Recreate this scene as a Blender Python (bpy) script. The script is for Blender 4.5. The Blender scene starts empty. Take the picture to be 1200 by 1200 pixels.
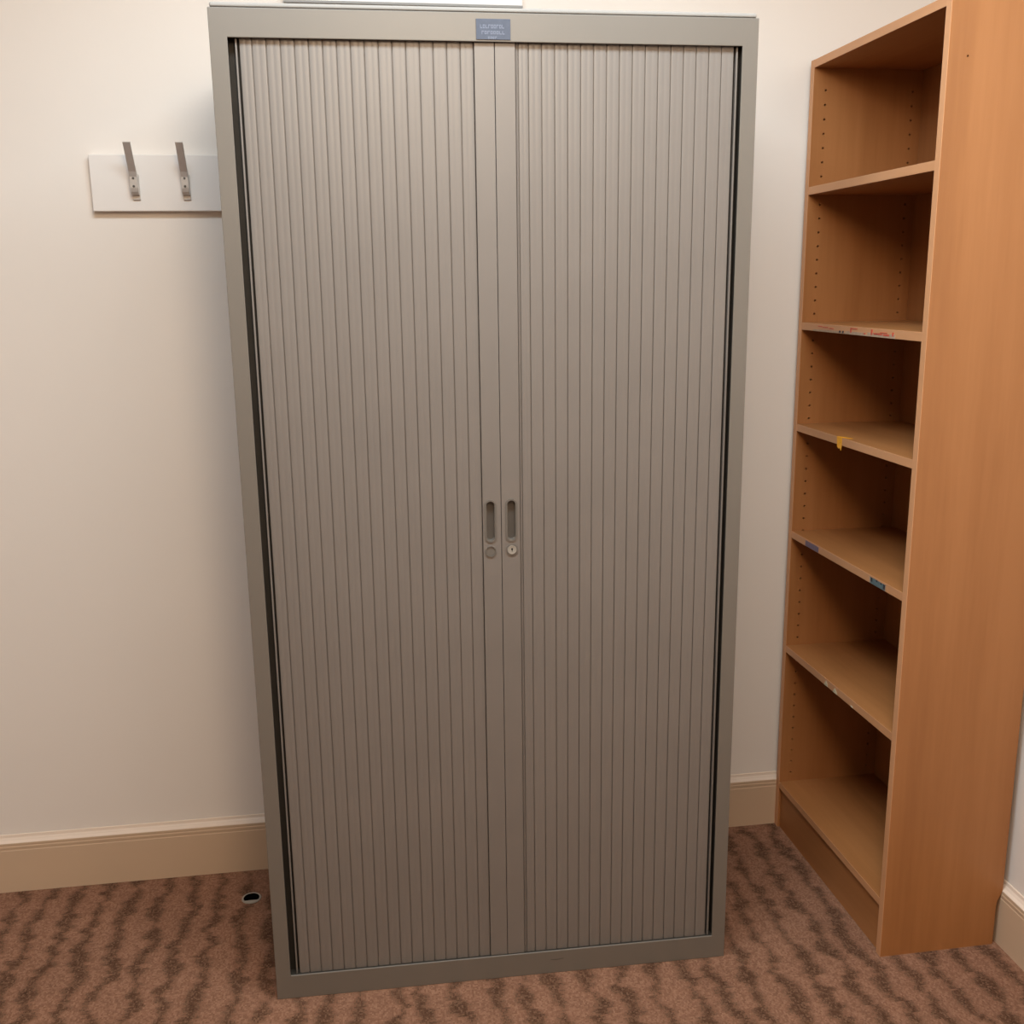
import bpy, bmesh, math, random
from mathutils import Matrix, Vector
random.seed(7)
S = bpy.context.scene
C = S.collection
PI = math.pi

# ------------------------------------------------------------------ materials
def new_mat(name, rough=0.5, metal=0.0, spec=0.5):
    m = bpy.data.materials.new(name); m.use_nodes = True
    nt = m.node_tree; b = nt.nodes['Principled BSDF']
    b.inputs['Roughness'].default_value = rough
    b.inputs['Metallic'].default_value = metal
    b.inputs['Specular IOR Level'].default_value = spec
    return m, nt, b

def N(nt, t, **kw):
    n = nt.nodes.new(t)
    for k, v in kw.items(): setattr(n, k, v)
    return n

def math_node(nt, op, a, b=None, clamp=False):
    n = N(nt, 'ShaderNodeMath', operation=op); n.use_clamp = clamp
    for i, v in enumerate((a, b)):
        if v is None: continue
        if isinstance(v, (int, float)): n.inputs[i].default_value = v
        else: nt.links.new(v, n.inputs[i])
    return n.outputs[0]

def coords(nt, scale=(1, 1, 1), rot=(0, 0, 0)):
    tc = N(nt, 'ShaderNodeTexCoord'); mp = N(nt, 'ShaderNodeMapping')
    mp.inputs['Scale'].default_value = scale; mp.inputs['Rotation'].default_value = rot
    nt.links.new(tc.outputs['Object'], mp.inputs['Vector'])
    return mp.outputs['Vector']

def noise(nt, vec, scale, detail=2.0, rough=0.5):
    n = N(nt, 'ShaderNodeTexNoise'); n.inputs['Scale'].default_value = scale
    n.inputs['Detail'].default_value = detail; n.inputs['Roughness'].default_value = rough
    nt.links.new(vec, n.inputs['Vector']); return n.outputs['Fac']

def ramp(nt, fac, stops):
    r = N(nt, 'ShaderNodeValToRGB'); e = r.color_ramp.elements
    while len(e) < len(stops): e.new(0.5)
    for i, (p, c) in enumerate(stops):
        e[i].position = p; e[i].color = (*c, 1)
    nt.links.new(fac, r.inputs['Fac']); return r.outputs['Color']

def bump(nt, b, height, strength, dist):
    n = N(nt, 'ShaderNodeBump'); n.inputs['Strength'].default_value = strength
    n.inputs['Distance'].default_value = dist
    nt.links.new(height, n.inputs['Height']); nt.links.new(n.outputs[0], b.inputs['Normal'])

def mottled(name, c, var=0.04, scale=8, rough=0.5, metal=0.0, spec=0.5, bstr=0.0, bscale=300, bdist=0.0006):
    """one colour with faint mottling and an optional fine surface grain"""
    m, nt, b = new_mat(name, rough, metal, spec)
    v = coords(nt)
    f = noise(nt, v, scale, 3)
    lo = tuple(x * (1 - var) for x in c); hi = tuple(min(1, x * (1 + var)) for x in c)
    nt.links.new(ramp(nt, f, [(0.3, lo), (0.7, hi)]), b.inputs['Base Color'])
    if bstr: bump(nt, b, noise(nt, v, bscale, 2), bstr, bdist)
    return m

M = {}
M['wall'] = mottled('wall paint', (0.80, 0.735, 0.675), 0.012, 2.5, 0.75, spec=0.25, bstr=0.15, bscale=140)
M['ceiling'] = mottled('ceiling paint', (0.80, 0.78, 0.75), 0.01, 2, 0.9, spec=0.1)
M['skirting'] = mottled('skirting gloss paint', (0.602, 0.4366, 0.299), 0.02, 4, 0.38, spec=0.4)
M['sk_sheen'] = mottled('skirting top with painted sheen', (0.74, 0.60, 0.49), 0.02, 4, 0.45, spec=0.4)  # gloss sheen on the sloping top, put into the colour as a paler tone
M['steel'] = mottled('grey painted steel', (0.1587, 0.1339, 0.1100), 0.025, 5, 0.42, spec=0.45, bstr=0.10, bscale=900, bdist=0.0003)
M['cap'] = mottled('top cap with painted light', (0.31, 0.285, 0.26), 0.02, 5, 0.7, spec=0.15)  # paler than the frame; light caught on the bevel is in the colour
M['slat'] = mottled('grey plastic slats', (0.1822, 0.1540, 0.1333), 0.03, 6, 0.40, spec=0.45)
M['track'] = mottled('dark track', (0.034, 0.028, 0.022), 0.1, 20, 0.6, spec=0.2)
M['plate'] = mottled('blue grey plate', (0.082, 0.088, 0.112), 0.06, 120, 0.6, spec=0.2)
M['plate_text'] = mottled('pale plate lettering', (0.17, 0.178, 0.22), 0.02, 50, 0.6, spec=0.2)
M['handle'] = mottled('grey handle plastic', (0.1375, 0.1184, 0.0996), 0.03, 60, 0.38)
M['handle_in'] = mottled('grey recess plastic', (0.0935, 0.0789, 0.0655), 0.03, 60, 0.4)
M['chrome'] = mottled('satin metal', (0.60, 0.57, 0.54), 0.03, 90, 0.38, 0.55)
M['lock_metal'] = mottled('nickel lock', (0.42, 0.385, 0.335), 0.03, 90, 0.30, 0.35)
M['black'] = mottled('black void', (0.006, 0.005, 0.004), 0.1, 30, 1.0, spec=0.0)
M['rack'] = mottled('white lacquered board', (0.78, 0.73, 0.69), 0.01, 3, 0.45, spec=0.4)
M['panel'] = mottled('white board', (0.82, 0.80, 0.78), 0.01, 3, 0.5, spec=0.3)
M['strip_grey'] = mottled('grey edge strip', (0.27, 0.26, 0.25), 0.02, 30, 0.5)
M['ring'] = mottled('grey grommet plastic', (0.30, 0.26, 0.215), 0.04, 60, 0.45)
M['orange'] = mottled('orange sticker', (0.95, 0.42, 0.02), 0.08, 120, 0.5)
M['purple'] = mottled('purple sticker', (0.17, 0.12, 0.19), 0.10, 90, 0.5)
M['teal'] = mottled('teal sticker', (0.10, 0.15, 0.165), 0.10, 110, 0.5)
M['ink'] = mottled('dark ink', (0.025, 0.025, 0.035), 0.1, 90, 0.5)
M['red'] = mottled('red ink', (0.55, 0.085, 0.045), 0.12, 200, 0.5)
M['paper'] = mottled('worn paper label', (0.42, 0.29, 0.20), 0.18, 220, 0.7)
M['scrap'] = mottled('pale sticker scrap', (0.62, 0.55, 0.38), 0.10, 200, 0.6)

def wood(name, scale, c_lo, c_mid, c_hi, rough=0.42):
    m, nt, b = new_mat(name, rough, 0, 0.4)
    v = coords(nt, scale)
    broad = noise(nt, v, 1.0, 4, 0.55)
    fine = noise(nt, v, 7.0, 3, 0.6)
    f = math_node(nt, 'ADD', math_node(nt, 'MULTIPLY', broad, 0.72), math_node(nt, 'MULTIPLY', fine, 0.28))
    nt.links.new(ramp(nt, f, [(0.34, c_lo), (0.5, c_mid), (0.66, c_hi)]), b.inputs['Base Color'])
    bump(nt, b, fine, 0.05, 0.0004)
    return m
WL, WM, WH = (0.3137, 0.1242, 0.0394), (0.3648, 0.149, 0.0492), (0.4086, 0.1732, 0.0605)
M['wood_v'] = wood('beech laminate upright', (9, 9, 0.55), WL, WM, WH)
M['wood_h'] = wood('beech laminate shelf', (9, 0.6, 9), WL, WM, WH)
M['wood_edge'] = wood('beech edging strip', (5, 5, 0.8), (0.561, 0.27, 0.1248), (0.612, 0.3015, 0.1456), (0.663, 0.333, 0.1664))
M['wood_edge_h'] = wood('beech shelf edging', (5, 0.8, 5), (0.5304, 0.2565, 0.1165), (0.5814, 0.2835, 0.1331), (0.6324, 0.315, 0.1539))

def carpet():
    m, nt, b = new_mat('brown loop carpet', 0.95, 0, 0.1)
    tc = N(nt, 'ShaderNodeTexCoord')
    sep = N(nt, 'ShaderNodeSeparateXYZ'); nt.links.new(tc.outputs['Object'], sep.inputs[0])
    x, y = sep.outputs[0], sep.outputs[1]
    # snap to the loops of the weave
    lx = math_node(nt, 'MULTIPLY', math_node(nt, 'FLOOR', math_node(nt, 'MULTIPLY', x, 1 / 0.0038)), 0.0038)
    ly = math_node(nt, 'MULTIPLY', math_node(nt, 'FLOOR', math_node(nt, 'MULTIPLY', y, 1 / 0.0045)), 0.0045)
    comb = N(nt, 'ShaderNodeCombineXYZ'); nt.links.new(lx, comb.inputs[0]); nt.links.new(ly, comb.inputs[1])
    wn = N(nt, 'ShaderNodeTexWhiteNoise', noise_dimensions='2D'); nt.links.new(comb.outputs[0], wn.inputs['Vector'])
    def mapped(sx, sy, off=0):
        mp = N(nt, 'ShaderNodeMapping'); mp.inputs['Scale'].default_value = (sx, sy, 1); mp.inputs['Location'].default_value = (off, off, 0)
        nt.links.new(comb.outputs[0], mp.inputs['Vector']); return mp.outputs['Vector']
    # one dark stripe per 71 mm, each wandering sideways in small steps of its own
    wob = math_node(nt, 'MULTIPLY', math_node(nt, 'SUBTRACT', noise(nt, mapped(26, 45, 3.1), 1.0, 2, 0.55), 0.5), 0.030)
    px = math_node(nt, 'MULTIPLY', math_node(nt, 'ADD', lx, wob), 1 / 0.071)
    idx = math_node(nt, 'FLOOR', px); fx = math_node(nt, 'FRACT', px)
    def along(fy, k, off):
        c = N(nt, 'ShaderNodeCombineXYZ'); nt.links.new(math_node(nt, 'MULTIPLY', idx, k), c.inputs[0])
        nt.links.new(math_node(nt, 'ADD', math_node(nt, 'MULTIPLY', ly, fy), off), c.inputs[1]); return c.outputs[0]
    n1 = noise(nt, along(10.0, 7.31, 0.0), 1.0, 1, 0.5)
    st = math_node(nt, 'SUBTRACT', math_node(nt, 'MULTIPLY', math_node(nt, 'ROUND', math_node(nt, 'MULTIPLY', n1, 9)), 1 / 9), 0.5)
    cen = math_node(nt, 'ADD', math_node(nt, 'MULTIPLY', st, 1.25), 0.5)
    dist = math_node(nt, 'ABSOLUTE', math_node(nt, 'SUBTRACT', fx, cen))
    hw = math_node(nt, 'ADD', math_node(nt, 'MULTIPLY', math_node(nt, 'SUBTRACT', noise(nt, along(17.0, 3.77, 9.0), 1.0, 2, 0.5), 0.5), 0.80), 0.185)
    dith = math_node(nt, 'MULTIPLY', math_node(nt, 'SUBTRACT', wn.outputs['Value'], 0.5), 0.24)
    s = math_node(nt, 'ADD', math_node(nt, 'SUBTRACT', hw, dist), dith)
    mask = N(nt, 'ShaderNodeMapRange', interpolation_type='SMOOTHSTEP')
    mask.inputs['From Min'].default_value = -0.07; mask.inputs['From Max'].default_value = 0.09
    nt.links.new(s, mask.inputs['Value'])
    tuft = noise(nt, tc.outputs['Object'], 420, 2, 0.6)
    patch = noise(nt, tc.outputs['Object'], 5, 2, 0.5)
    g = math_node(nt, 'ADD', math_node(nt, 'MULTIPLY', tuft, 0.65), math_node(nt, 'MULTIPLY', wn.outputs['Value'], 0.35))
    light = ramp(nt, g, [(0.22, (0.1628, 0.0768, 0.0447)), (0.5, (0.2467, 0.121, 0.074)), (0.80, (0.3413, 0.1776, 0.1118))])
    dark = ramp(nt, g, [(0.25, (0.0640, 0.0305, 0.0168)), (0.55, (0.1218, 0.0586, 0.0335)), (0.85, (0.2755, 0.1523, 0.0965))])
    mix = N(nt, 'ShaderNodeMix', data_type='RGBA'); nt.links.new(mask.outputs[0], mix.inputs['Factor'])
    nt.links.new(light, mix.inputs['A']); nt.links.new(dark, mix.inputs['B'])
    hv = N(nt, 'ShaderNodeHueSaturation'); nt.links.new(mix.outputs['Result'], hv.inputs['Color'])
    nt.links.new(math_node(nt, 'ADD', math_node(nt, 'MULTIPLY', patch, 0.3), 0.85), hv.inputs['Value'])
    nt.links.new(hv.outputs[0], b.inputs['Base Color'])
    h = math_node(nt, 'ADD', tuft, math_node(nt, 'MULTIPLY', wn.outputs['Value'], 0.6))
    bump(nt, b, h, 0.6, 0.003)
    return m
M['carpet'] = carpet()

# ------------------------------------------------------------------ mesh helpers
def box(bm, lo, hi, mi=0):
    vs = [bm.verts.new((x, y, z)) for x in (lo[0], hi[0]) for y in (lo[1], hi[1]) for z in (lo[2], hi[2])]
    for q in ((0, 1, 3, 2), (4, 6, 7, 5), (0, 4, 5, 1), (2, 3, 7, 6), (0, 2, 6, 4), (1, 5, 7, 3)):
        f = bm.faces.new([vs[i] for i in q]); f.material_index = mi

def prism(bm, pts, vec, mi=0):
    """closed polygon (3-D points) swept along vec"""
    a = [bm.verts.new(p) for p in pts]; b = [bm.verts.new(Vector(p) + Vector(vec)) for p in pts]
    n = len(pts)
    fs = [bm.faces.new(a), bm.faces.new(b[::-1])]
    for i in range(n): fs.append(bm.faces.new((a[i], b[i], b[(i + 1) % n], a[(i + 1) % n])))
    for f in fs: f.material_index = mi

def stadium(cx, z0, z1, r, n=14):
    """points (x, z) of an upright slot shape"""
    p = [(cx + r * math.cos(t * PI / n), z1 - r + r * math.sin(t * PI / n)) for t in range(n + 1)]
    p += [(cx - r * math.cos(t * PI / n), z0 + r - r * math.sin(t * PI / n)) for t in range(n + 1)]
    return p

def circle(cx, cz, r, n=32):
    return [(cx + r * math.cos(2 * PI * i / n), cz + r * math.sin(2 * PI * i / n)) for i in range(n)]

def ring_tube(bm, outer, inner, y0, y1, mi=0):
    """ring between two equal-count (x, z) loops, from y0 (front) to y1"""
    n = len(outer); L = []
    for lp, y in ((outer, y0), (outer, y1), (inner, y1), (inner, y0)):
        L.append([bm.verts.new((p[0], y, p[1])) for p in lp])
    for k in range(4):
        A, B = L[k], L[(k + 1) % 4]
        for i in range(n):
            f = bm.faces.new((A[i], B[i], B[(i + 1) % n], A[(i + 1) % n])); f.material_index = mi

def obj(name, bm, mats, parent=None, bevel=0.0, smooth=None, seg=2):
    bmesh.ops.recalc_face_normals(bm, faces=bm.faces)
    me = bpy.data.meshes.new(name); bm.to_mesh(me); bm.free()
    for m in (mats if isinstance(mats, (list, tuple)) else [mats]): me.materials.append(m)
    o = bpy.data.objects.new(name, me); C.objects.link(o)
    if parent: o.parent = parent
    if smooth is not None:
        for p in me.polygons: p.use_smooth = True
        me.set_sharp_from_angle(angle=math.radians(smooth))
    if bevel:
        md = o.modifiers.new('soft edge', 'BEVEL'); md.width = bevel; md.segments = seg
        md.limit_method = 'ANGLE'; md.angle_limit = math.radians(40)
    return o

def boxes(name, lst, mats, parent=None, bevel=0.0):
    bm = bmesh.new()
    for b in lst: box(bm, *b)
    return obj(name, bm, mats, parent, bevel)

def cut(o, cutter_bm):
    """take the cutter's volume out of o for good"""
    bmesh.ops.recalc_face_normals(cutter_bm, faces=cutter_bm.faces)
    me = bpy.data.meshes.new('cutter'); cutter_bm.to_mesh(me); cutter_bm.free()
    for m in o.data.materials: me.materials.append(m)
    c = bpy.data.objects.new('cutter', me); C.objects.link(c); c.parent = o.parent
    bpy.context.view_layer.update()
    md = o.modifiers.new('cut', 'BOOLEAN'); md.operation = 'DIFFERENCE'; md.object = c; md.solver = 'EXACT'
    dg = bpy.context.evaluated_depsgraph_get()
    new = bpy.data.meshes.new_from_object(o.evaluated_get(dg))
    o.modifiers.remove(md); old = o.data; nm = old.name; o.data = new
    bpy.data.objects.remove(c); bpy.data.meshes.remove(me); bpy.data.meshes.remove(old); new.name = nm

def thing(name, label, cat, loc=(0, 0, 0), rotz=0.0, group=None):
    o = bpy.data.objects.new(name, None); C.objects.link(o)
    o.empty_display_size = 0.1
    o.location = loc; o.rotation_euler = (0, 0, rotz)
    o['label'] = label; o['category'] = cat
    if group: o['group'] = group
    return o

def struct(o):
    o['kind'] = 'structure'; return o

# ------------------------------------------------------------------ the room
WY = 0.5417            # back wall
WX = 1.6555            # right wall
XL, YF, ZC = -2.3, -4.2, 2.62
G = (-0.0934, 0.394)   # floor outlet

fl = struct(boxes('floor', [((XL, YF, -0.10), (WX, WY, 0))], M['carpet']))
cb = bmesh.new()
prism(cb, [(G[0] + 0.0205 * math.cos(2 * PI * i / 40), G[1] + 0.0205 * math.sin(2 * PI * i / 40), -0.075) for i in range(40)], (0, 0, 0.2))
cut(fl, cb)
struct(boxes('wall_back', [((XL - 0.1, WY, -0.1), (WX + 0.1, WY + 0.1, ZC + 0.1))], M['wall']))
struct(boxes('wall_right', [((WX, YF - 0.1, -0.1), (WX + 0.1, WY, ZC + 0.1))], M['wall']))
struct(boxes('wall_left', [((XL - 0.1, YF - 0.1, -0.1), (XL, WY, ZC + 0.1))], M['wall']))
struct(boxes('wall_front', [((XL, YF - 0.1, -0.1), (WX, YF, ZC + 0.1))], M['wall']))
struct(boxes('ceiling', [((XL, YF, ZC), (WX, WY, ZC + 0.1))], M['ceiling']))

# skirting: flat face, two shallow beads, sloping top
SK = [(0, 0), (0.018, 0), (0.018, 0.1150), (0.0173, 0.1165), (0.0173, 0.1200), (0.0178, 0.1215), (0.0178, 0.1262), (0.0171, 0.1275),
      (0.0171, 0.1300), (0.0176, 0.1310), (0.0174, 0.1356), (0.0165, 0.1366), (0.0100, 0.1400), (0.0050, 0.1452), (0.0030, 0.1515), (0, 0.1520)]
def sheen_top(bm):
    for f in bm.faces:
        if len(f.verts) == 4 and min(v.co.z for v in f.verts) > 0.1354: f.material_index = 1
bm = bmesh.new(); prism(bm, [(XL, WY - d, z) for d, z in SK], (WX - XL, 0, 0)); sheen_top(bm); struct(obj('baseboard_back', bm, [M['skirting'], M['sk_sheen']]))
bm = bmesh.new(); prism(bm, [(WX - d, YF, z) for d, z in SK], (0, WY - 0.018 - YF, 0)); sheen_top(bm); struct(obj('baseboard_right', bm, [M['skirting'], M['sk_sheen']]))

# ------------------------------------------------------------------ tambour cupboard
H = 1.983; DEP = 0.445
IL, IR, IT, IB = 0.031, 1 - 0.0304, H - 0.0489, 0.0555
cup = thing('tambour_cupboard', 'tall grey metal cupboard with two ribbed sliding doors against the back wall', 'cupboard',
            (0, 0, 0), -0.0159)
boxes('carcass', [((0.0005, 0.012, 0), (0.012, DEP, H)), ((0.988, 0.012, 0), (0.9995, DEP, H)),
                  ((0.012, DEP - 0.01, 0), (0.988, DEP, H)), ((0.012, 0.012, H - 0.02), (0.988, DEP - 0.01, H)),
                  ((0.012, 0.045, 0.02), (0.988, DEP - 0.01, 0.05))], M['steel'], cup)
# front frame: one sheet with the opening cut out
bm = bmesh.new()
out = [(0, 0), (1, 0), (1, H), (0, H)]; inn = [(IL, IB), (IR, IB), (IR, IT), (IL, IT)]
ring_tube(bm, out, inn, 0, 0.0035)
fr = obj('front_frame', bm, M['steel'], cup, 0.0011)
# shallow lip behind the frame + top cap
bm = bmesh.new(); box(bm, (0.003, 0.004, H + 0.0016), (0.997, DEP, H + 0.0095)); obj('top_cap', bm, M['cap'], cup, 0.0032, seg=3)
boxes('shadow_gap_strip', [((0.004, 0.006, H), (0.996, DEP - 0.004, H + 0.0016))], M['track'], cup)
# dark runners lining the opening
TRK = 0.004
boxes('track', [((IL - 0.012, TRK, IB), (IL - 0.002, 0.040, IT)), ((IR + 0.002, TRK, IB), (IR + 0.012, 0.040, IT)),
                ((IL - 0.012, TRK, IT + 0.001), (IR + 0.012, 0.040, IT + 0.012)), ((IL - 0.012, TRK, IB - 0.012), (IR + 0.012, 0.040, IB - 0.003)),
                ((IL - 0.002, 0.026, IB - 0.003), (IR + 0.002, 0.040, IT + 0.001))], M['track'], cup)

FY = 0.0112         # plane of the slat faces
ZB, ZT = IB - 0.0028, IT + 0.0008
def slat_profile(x0, x1):
    """cross-section of one slat: rounded shoulders, very shallow hollow down its middle"""
    w = x1 - x0; g = 0.0008; pts = []
    pts += [(x0, FY + 0.0036), (x0 + g, FY + 0.0034), (x0 + g, FY + 0.0007), (x0 + g + 0.0003, FY + 0.0002)]
    n = 12
    for i in range(n + 1):
        t = i / n
        xx = x0 + g + 0.0012 + t * (w - 2 * g - 0.0024)
        s = 2 * t - 1
        pts.append((xx, FY - 0.0004 * (1 - s * s) + 0.00045 * math.exp(-(s / 0.3) ** 2)))
    pts += [(x1 - g - 0.0003, FY + 0.0002), (x1 - g, FY + 0.0007), (x1 - g, FY + 0.0034), (x1, FY + 0.0036)]
    return pts
def curtain(name, edges, parent, mat):
    bm = bmesh.new(); pts = []
    for a, b in zip(edges[:-1], edges[1:]):
        p = slat_profile(a, b)
        pts += p if not pts else p[1:]
    pts = [(edges[0], FY + 0.009)] + pts + [(edges[-1], FY + 0.009)]
    lo = [bm.verts.new((x, y, ZB)) for x, y in pts]; hi = [bm.verts.new((x, y, ZT)) for x, y in pts]
    n = len(pts)
    for i in range(n - 1): bm.faces.new((lo[i], lo[i + 1], hi[i + 1], hi[i]))
    bm.faces.new((lo[-1], lo[0], hi[0], hi[-1])); bm.faces.new(lo); bm.faces.new(hi[::-1])
    return obj(name, bm, mat, parent, smooth=35)

def bar(x0, x1, cx, zlo, zhi, parent):
    """flat closing bar with its finger slot cut in"""
    bm = bmesh.new(); box(bm, (x0, FY - 0.0035, ZB), (x1, FY + 0.010, ZT))
    o = obj('closing_bar', bm, M['slat'], parent)
    cb = bmesh.new(); prism(cb, [(x, FY - 0.02, z) for x, z in stadium(cx, zlo - 0.0012, zhi + 0.0012, 0.0100)], (0, 0.0275, 0)); cut(o, cb)
    md = o.modifiers.new('soft edge', 'BEVEL'); md.width = 0.0009; md.segments = 2; md.limit_method = 'ANGLE'; md.angle_limit = math.radians(60)
    f = FY - 0.0035
    # raised surround round the slot and the round boss below it
    bm = bmesh.new()
    ring_tube(bm, stadium(cx, zlo - 0.0035, zhi + 0.0035, 0.0122), stadium(cx, zlo, zhi, 0.0088), f - 0.0016, f + 0.004)
    ring_tube(bm, stadium(cx, zlo, zhi, 0.0088), stadium(cx, zlo + 0.0012, zhi - 0.0012, 0.0076), f + 0.001, f + 0.0105)
    h = obj('finger_pull', bm, M['handle'], parent, smooth=40)
    bm = bmesh.new(); prism(bm, [(x, f + 0.0095, z) for x, z in stadium(cx, zlo + 0.001, zhi - 0.001, 0.0079)], (0, 0.0008, 0))
    obj('recess_back', bm, M['handle_in'], parent)
    return o

# left door: first slat wide, then an even pitch up to the closing bar
P = 0.02465
ed = [0.0492] + [0.4655 - P * k for k in range(16, -1, -1)]
dl = curtain('tambour_door', ed, cup, M['slat'])
dl['label'] = 'left ribbed tambour door'
bar(0.4662, 0.5030, 0.4818, 1.0005, 1.0820, dl)
boxes('end_strip', [((0.0422, FY - 0.002, ZB), (0.0455, FY + 0.008, ZT))], M['slat'], dl, 0.0012)
bm = bmesh.new()
f = FY - 0.0035
ring_tube(bm, circle(0.4812, 0.9790, 0.0115), circle(0.4812, 0.9790, 0.0094), f - 0.0022, f + 0.002)
prism(bm, [(x, f - 0.0006, z) for x, z in circle(0.4812, 0.9790, 0.0090)], (0, 0.002, 0))
obj('blank_boss', bm, M['handle'], dl, smooth=40)
# right door
ed = [0.5662 + 0.02445 * k for k in range(17)]
dr = curtain('tambour_door', [0.5418, 0.5472, 0.5478 + 0.0184] + ed[1:], cup, M['slat'])
dr['label'] = 'right ribbed tambour door with the lock'
bar(0.5040, 0.5414, 0.5240, 1.0010, 1.0825, dr)
boxes('end_strip', [((0.9612, FY - 0.002, ZB), (0.9645, FY + 0.008, ZT))], M['slat'], dr, 0.0012)
bm = bmesh.new()
ring_tube(bm, circle(0.5243, 0.9808, 0.0125), circle(0.5243, 0.9808, 0.0092), f - 0.0018, f + 0.002)
obj('lock_surround', bm, M['handle'], dr, smooth=40)
bm = bmesh.new()
ring_tube(bm, circle(0.5243, 0.9808, 0.0090), circle(0.5243, 0.9808, 0.0072), f - 0.0030, f + 0.002)
prism(bm, [(x, f - 0.0022, z) for x, z in circle(0.5243, 0.9808, 0.0073)], (0, 0.004, 0))
prism(bm, [(x, f - 0.00245, z) for x, z in circle(0.5243, 0.9822, 0.0019, 16)], (0, 0.0004, 0), 1)
box(bm, (0.5236, f - 0.00245, 0.9770), (0.5250, f - 0.0021, 0.9822), 1)
lk = obj('lock', bm, [M['lock_metal'], M['black']], dr, smooth=40)
lk['label'] = 'shiny round lock with keyhole'

# small name plate on the top rail, its lettering too worn to read
bm = bmesh.new(); box(bm, (0.4696, -0.0016, 1.9372), (0.5322, 0.0003, 1.9722))
pl = obj('name_plate', bm, M['plate'], cup, 0.0006); pl['label'] = 'small blue grey name plate'
bm = bmesh.new()
def worn_line(x0, x1, z0, z1, n):
    w = (x1 - x0) / n
    for i in range(n):
        a = x0 + i * w; k = random.choice((0, 1, 2))
        box(bm, (a, -0.0019, z0), (a + w * 0.24, -0.0014, z1))
        if k != 1: box(bm, (a + w * 0.24, -0.0019, z1 - 0.0017), (a + w * 0.82, -0.0014, z1))
        if k != 2: box(bm, (a + w * 0.24, -0.0019, z0), (a + w * 0.82, -0.0014, z0 + 0.0017))
        if k == 0: box(bm, (a + w * 0.6, -0.0019, z0), (a + w * 0.82, -0.0014, z1))
worn_line(0.4770, 0.5215, 1.9560, 1.9625, 9)
worn_line(0.4795, 0.5225, 1.9460, 1.9520, 8)
worn_line(0.4910, 0.5080, 1.9382, 1.9425, 4)
obj('lettering', bm, M['plate_text'], pl)
# scuff on the bottom rail
bm = bmesh.new(); prism(bm, [(0.598, -0.0002, 0.0335), (0.612, -0.0002, 0.0318), (0.627, -0.0002, 0.0340), (0.629, -0.0002, 0.0362), (0.615, -0.0002, 0.0345), (0.600, -0.0002, 0.0350)], (0, 0.0004, 0))
obj('scuff_mark', bm, M['handle_in'], cup)

# ------------------------------------------------------------------ bookcase
BD, BW, T = 0.290, 0.600, 0.0185
BH = 2.0205
bk = thing('bookcase', 'tall open beech bookcase with empty shelves standing against the right wall', 'bookcase', (1.3453, WY - 0.018, 0), 0.0061)
# far side panel, holes for shelf pins in two columns on its inner face
holes = [z for z in [1.9514 - 0.0331 * k for k in range(0, 57)] if z > 0.16]
bm = bmesh.new(); box(bm, (0, -T, 0), (BD - 0.004, 0, BH))
fp = obj('side_panel', bm, [M['wood_v'], M['black']], bk)
cb = bmesh.new()
for z in holes:
    for hx in (0.0312, 0.2565):
        prism(cb, [(hx + 0.0029 * math.cos(2 * PI * i / 12), -T - 0.01, z + 0.0029 * math.sin(2 * PI * i / 12)) for i in range(12)], (0, 0.021, 0))
cut(fp, cb)
# near side panel with its heel cut away over the skirting
prof = [(0, 0), (0.2770, 0), (0.2770, 0.100), (0.2795, 0.112), (BD, 0.136), (BD, BH), (0, BH)]
bm = bmesh.new(); prism(bm, [(x, -BW, z) for x, z in prof], (0, T, 0))
npn = obj('side_panel', bm, [M['wood_v'], M['black']], bk)
cb = bmesh.new()
prism(cb, [(0.039 + 0.0022 * math.cos(2 * PI * i / 14), -BW - 0.01, 1.9122 + 0.0022 * math.sin(2 * PI * i / 14)) for i in range(14)], (0, 0.018, 0))
cut(npn, cb)
for k, (a, b) in enumerate(((-T, 0), (-BW, -BW + T))):
    boxes('edging_strip', [((-0.0012, a, 0), (0, b, BH))], M['wood_edge'], (fp, npn)[k], 0.0004)
boxes('back_panel', [((BD - 0.0085, -BW + T, 0.03), (BD - 0.0045, -T, BH - 0.004))], M['wood_v'], bk)
boxes('plinth', [((0.006, -BW + T, 0.0), (0.022, -T, 0.1190))], M['wood_h'], bk)
def shelf(name, zb, th=0.0185, fx=0.0006):
    o = boxes(name, [((fx, -BW + T + 0.0004, zb), (BD - 0.0088, -T - 0.0004, zb + th))], M['wood_h'], bk)
    boxes('edging_strip', [((fx - 0.0012, -BW + T + 0.0004, zb), (fx, -T - 0.0004, zb + th))], M['wood_edge_h'], o, 0.0004)
    return o
shelf('top_panel', 2.0021, 0.0182)
ZS = [1.7094, 1.3832, 1.1254, 0.8407, 0.5215]
sh = [shelf('shelf', z) for z in ZS]
shelf('bottom_shelf', 0.1191)

FX = -0.00075   # just proud of the shelf edging
def sticker(name, shelf_o, zb, ya, yb, z0, z1, mats, label, marks=(), t=0.0003, curl=None):
    """thin paper on a shelf's front edge; marks are (y, z, w, h, slot)"""
    bm = bmesh.new(); box(bm, (FX - t, ya, zb + z0), (FX + 0.0002, yb, zb + z1))
    for y, z, w, h, s in marks: box(bm, (FX - t - 0.00015, y, zb + z), (FX - t + 0.0001, y + w, zb + z + h), s)
    if curl: box(bm, *curl)
    o = obj(name, bm, mats, shelf_o); o['label'] = label
    return o
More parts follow.
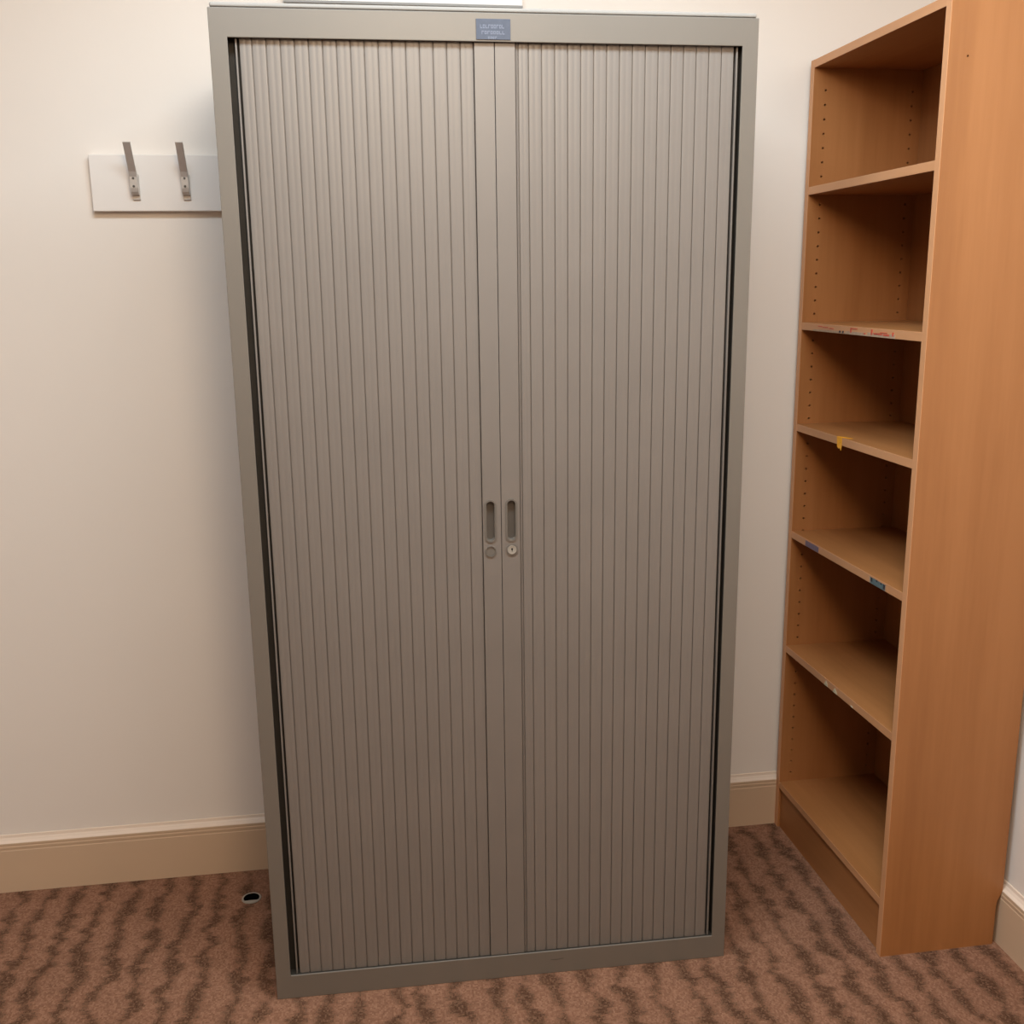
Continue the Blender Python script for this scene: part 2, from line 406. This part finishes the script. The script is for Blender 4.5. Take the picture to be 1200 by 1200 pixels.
# second shelf down: torn strip of paper with red writing rubbed past reading
mk = []
for y0, z, w, h in ((-0.135, .0112, .022, .0022), (-0.165, .0100, .026, .0022), (-0.195, .0085, .022, .0022), (-0.285, .0040, .006, .0110), (-0.312, .0128, .032, .0020),
                    (-0.350, .0035, .007, .0030), (-0.382, .0040, .007, .0115), (-0.425, .0050, .038, .0035), (-0.455, .0040, .026, .0040), (-0.445, .0095, .030, .0016),
                    (-0.472, .0045, .006, .0085), (-0.405, .0050, .010, .0026)):
    mk.append((y0, z, w, h, 1))
mk += [(-0.232, .0020, .008, .0045, 2), (-0.247, .0018, .007, .0045, 2)]
sticker('torn_label', sh[1], ZS[1], -0.478, -0.085, 0.0002, 0.0030, [M['paper'], M['red'], M['ink']], 'torn paper strip with faded red writing',
        mk[:0])
bm = bmesh.new()
for ya, yb, z1 in ((-0.130, -0.090, .0045), (-0.220, -0.130, .0052), (-0.350, -0.255, .0068), (-0.478, -0.360, .0085)):
    box(bm, (FX - 0.0004, ya, ZS[1] + 0.0002), (FX, yb, ZS[1] + z1))
for y0, z, w, h, s in mk: box(bm, (FX - 0.0007, y0, ZS[1] + z), (FX + 0.0001, y0 + w, ZS[1] + z + h), s)
obj('faded_writing', bm, [M['paper'], M['red'], M['ink']], sh[1])['label'] = 'faded red marks on the shelf edge'
# third: orange tab folded over the edge, its torn tail hanging below
bm = bmesh.new(); z = ZS[2]
prism(bm, [(FX - 0.0005, -0.2440, z + 0.019), (FX - 0.0005, -0.2700, z + 0.019), (FX - 0.0005, -0.2705, z - 0.003), (FX - 0.0005, -0.2680, z - 0.0125), (FX - 0.0005, -0.2610, z - 0.0060),
           (FX - 0.0005, -0.2560, z - 0.0095), (FX - 0.0005, -0.2480, z - 0.0050)], (0.0004, 0, 0))
prism(bm, [(FX - 0.0005, -0.2440, z + 0.0187), (FX - 0.0005, -0.2700, z + 0.0187), (0.012, -0.292, z + 0.0187), (0.017, -0.290, z + 0.0187), (0.007, -0.262, z + 0.0187)], (0, 0, 0.0005))
obj('tape_tab', bm, M['orange'], sh[2])['label'] = 'orange sticky tab folded over the shelf edge'
# fourth: purple sticker and teal sticker with dark marks
z = ZS[3]
sticker('purple_sticker', sh[3], z, -0.180, -0.105, 0.0008, 0.0150, [M['purple']], 'faded purple sticker')
sticker('teal_sticker', sh[3], z, -0.512, -0.440, 0.0005, 0.0145, [M['teal'], M['ink'], M['paper']], 'teal sticker with dark marks',
        [(-0.4530, .0050, .0070, .0095, 1), (-0.5090, .0030, .0080, .0110, 1), (-0.4750, .0105, .005, .0045, 1), (-0.4940, .0100, .005, .0045, 1), (-0.4440, .0010, .0035, .0130, 2), (-0.5125, .0008, .0030, .0120, 2)])
# fifth: two scraps of old sticker
z = ZS[4]
for ya, yb, z0, z1 in ((-0.272, -0.252, 0.0004, 0.0135), (-0.322, -0.300, 0.0003, 0.0125)):
    bm = bmesh.new()
    prism(bm, [(FX - 0.0004, ya, z + z0), (FX - 0.0004, yb, z + z0), (FX - 0.0004, yb - 0.004, z + z1 * 0.6), (FX - 0.0004, yb - 0.009, z + z1), (FX - 0.0004, ya + 0.004, z + z1 * 0.55)], (0.0006, 0, 0))
    obj('sticker_scrap', bm, M['scrap'], sh[4])['label'] = 'pale scrap of old sticker'
bm = bmesh.new(); box(bm, (FX - 0.0004, -0.402, z + 0.0003), (FX + 0.0002, -0.392, z + 0.004)); obj('sticker_scrap', bm, M['scrap'], sh[4])['label'] = 'pale scrap of old sticker'

# ------------------------------------------------------------------ coat rack
rk = thing('coat_rack', 'white wall-mounted coat rack board with two metal hooks, left of the grey cupboard', 'coat rack', (-0.3425, WY, 1.676))
boxes('board', [((0, -0.020, 0), (0.46, -0.0001, 0.122))], M['rack'], rk, 0.0016)
def hook(cx):
    w = 0.0082; y0 = -0.020
    prof = [(-0.0005, 0.078), (-0.0005, 0.024), (-0.0045, 0.024), (-0.0045, 0.0335), (-0.0160, 0.0350), (-0.0205, 0.0400), (-0.0225, 0.0480), (-0.0235, 0.0720),
            (-0.0270, 0.0830), (-0.0650, 0.1405), (-0.0626, 0.1420), (-0.0240, 0.0860), (-0.0175, 0.0790), (-0.0100, 0.0780)]
    bm = bmesh.new(); prism(bm, [(cx - w, y0 + y, z) for y, z in prof], (2 * w, 0, 0))
    o = obj('hook', bm, M['chrome'], rk, 0.0009); o['label'] = 'angled metal coat hook'
    bm = bmesh.new()
    for zz in (0.0520, 0.0690):
        prism(bm, [(cx + 0.0026 * math.cos(2 * PI * i / 16), y0 - 0.0242, zz + 0.0026 * math.sin(2 * PI * i / 16)) for i in range(16)], (0, 0.0016, 0))
    obj('screw', bm, M['handle_in'], o)
hook(-0.2455 + 0.3425); hook(-0.1350 + 0.3425)

# white board on the wall above the cupboard: only its bottom edge is in frame
wp = boxes('display_panel', [((0.104, WY - 0.020, 2.1235), (0.640, WY, 2.50))], M['panel'], None, 0.0012)
boxes('lower_edge_strip', [((0.1035, WY - 0.0212, 2.1215), (0.6405, WY, 2.1262))], M['strip_grey'], wp)['label'] = 'thin grey edge strip'  # grey strip drawn along the panel's lower edge
wp['label'] = 'white flat panel on the wall above the grey cupboard, only its lower edge showing'; wp['category'] = 'wall panel'

# ------------------------------------------------------------------ floor outlet
gm = thing('floor_grommet', 'small round floor cable outlet with half cover, set in the carpet left of the cupboard', 'cable outlet', (G[0], G[1], 0))
n = 40
bm = bmesh.new(); L = []
for r, z in ((0.0200, -0.04), (0.0200, 0.0005), (0.0240, 0.0005), (0.0236, 0.0022), (0.0215, 0.0030), (0.0194, 0.0022), (0.0192, -0.04)):
    L.append([bm.verts.new((r * math.cos(2 * PI * i / n), r * math.sin(2 * PI * i / n), z)) for i in range(n)])
for k, (a, b) in enumerate(zip(L, L[1:] + L[:1])):
    for i in range(n): bm.faces.new((a[i], a[(i + 1) % n], b[(i + 1) % n], b[i])).material_index = 1 if k >= 5 else 0
obj('rim', bm, [M['ring'], M['black']], gm, smooth=40)
bm = bmesh.new(); prism(bm, [(0.0199 * math.cos(2 * PI * i / n), 0.0199 * math.sin(2 * PI * i / n), -0.045) for i in range(n)], (0, 0, 0.006)); obj('cup_bottom', bm, M['black'], gm)
bm = bmesh.new(); a0 = math.radians(183)
prism(bm, [(0.0178 * math.cos(a0 + PI * i / 24), -0.0105 + 0.0088 * math.sin(a0 + PI * i / 24), 0.0002) for i in range(25)], (0, 0, 0.0020)); obj('half_cover', bm, M['ring'], gm, 0.0005)

# ------------------------------------------------------------------ light: ceiling fitting above and in front of the cupboard
def area(name, loc, sx, sy, power, col, rot=(0, 0, 0), spread=180):
    l = bpy.data.lights.new(name, 'AREA'); l.shape = 'RECTANGLE'; l.size = sx; l.size_y = sy
    l.energy = power; l.color = col; l.spread = math.radians(spread)
    o = bpy.data.objects.new(name, l); C.objects.link(o); o.location = loc; o.rotation_euler = rot
    return o
def globe(name, loc, r, power, col):
    l = bpy.data.lights.new(name, 'POINT'); l.energy = power; l.color = col; l.shadow_soft_size = r
    o = bpy.data.objects.new(name, l); C.objects.link(o); o.location = loc
    return o
area('near_ceiling_strip', (0.45, -0.70, 2.57), 1.5, 0.36, 46.5, (0.72, 0.89, 1.0))
globe('far_ceiling_lamp', (0.44, -1.72, 2.30), 0.20, 56, (1.0, 0.765, 0.53))
w = bpy.data.worlds.new('World'); S.world = w; w.use_nodes = True
w.node_tree.nodes['Background'].inputs['Color'].default_value = (0, 0, 0, 1)

# ------------------------------------------------------------------ camera
cd = bpy.data.cameras.new('Camera'); cam = bpy.data.objects.new('Camera', cd); C.objects.link(cam)
cam.location = (0.2372, -1.9832, 1.508)
cam.rotation_mode = 'XYZ'; cam.rotation_euler = (math.radians(77.354), math.radians(0.687), math.radians(-8.425))
cd.sensor_fit = 'HORIZONTAL'; cd.sensor_width = 36; cd.lens = 36 * 1197.813 / 1200
cd.clip_start = 0.05
S.camera = cam
S.view_settings.view_transform = 'Standard'; S.view_settings.look = 'None'
S.view_settings.gamma = 1; S.view_settings.exposure = 0.0
S.view_settings.use_curve_mapping = False
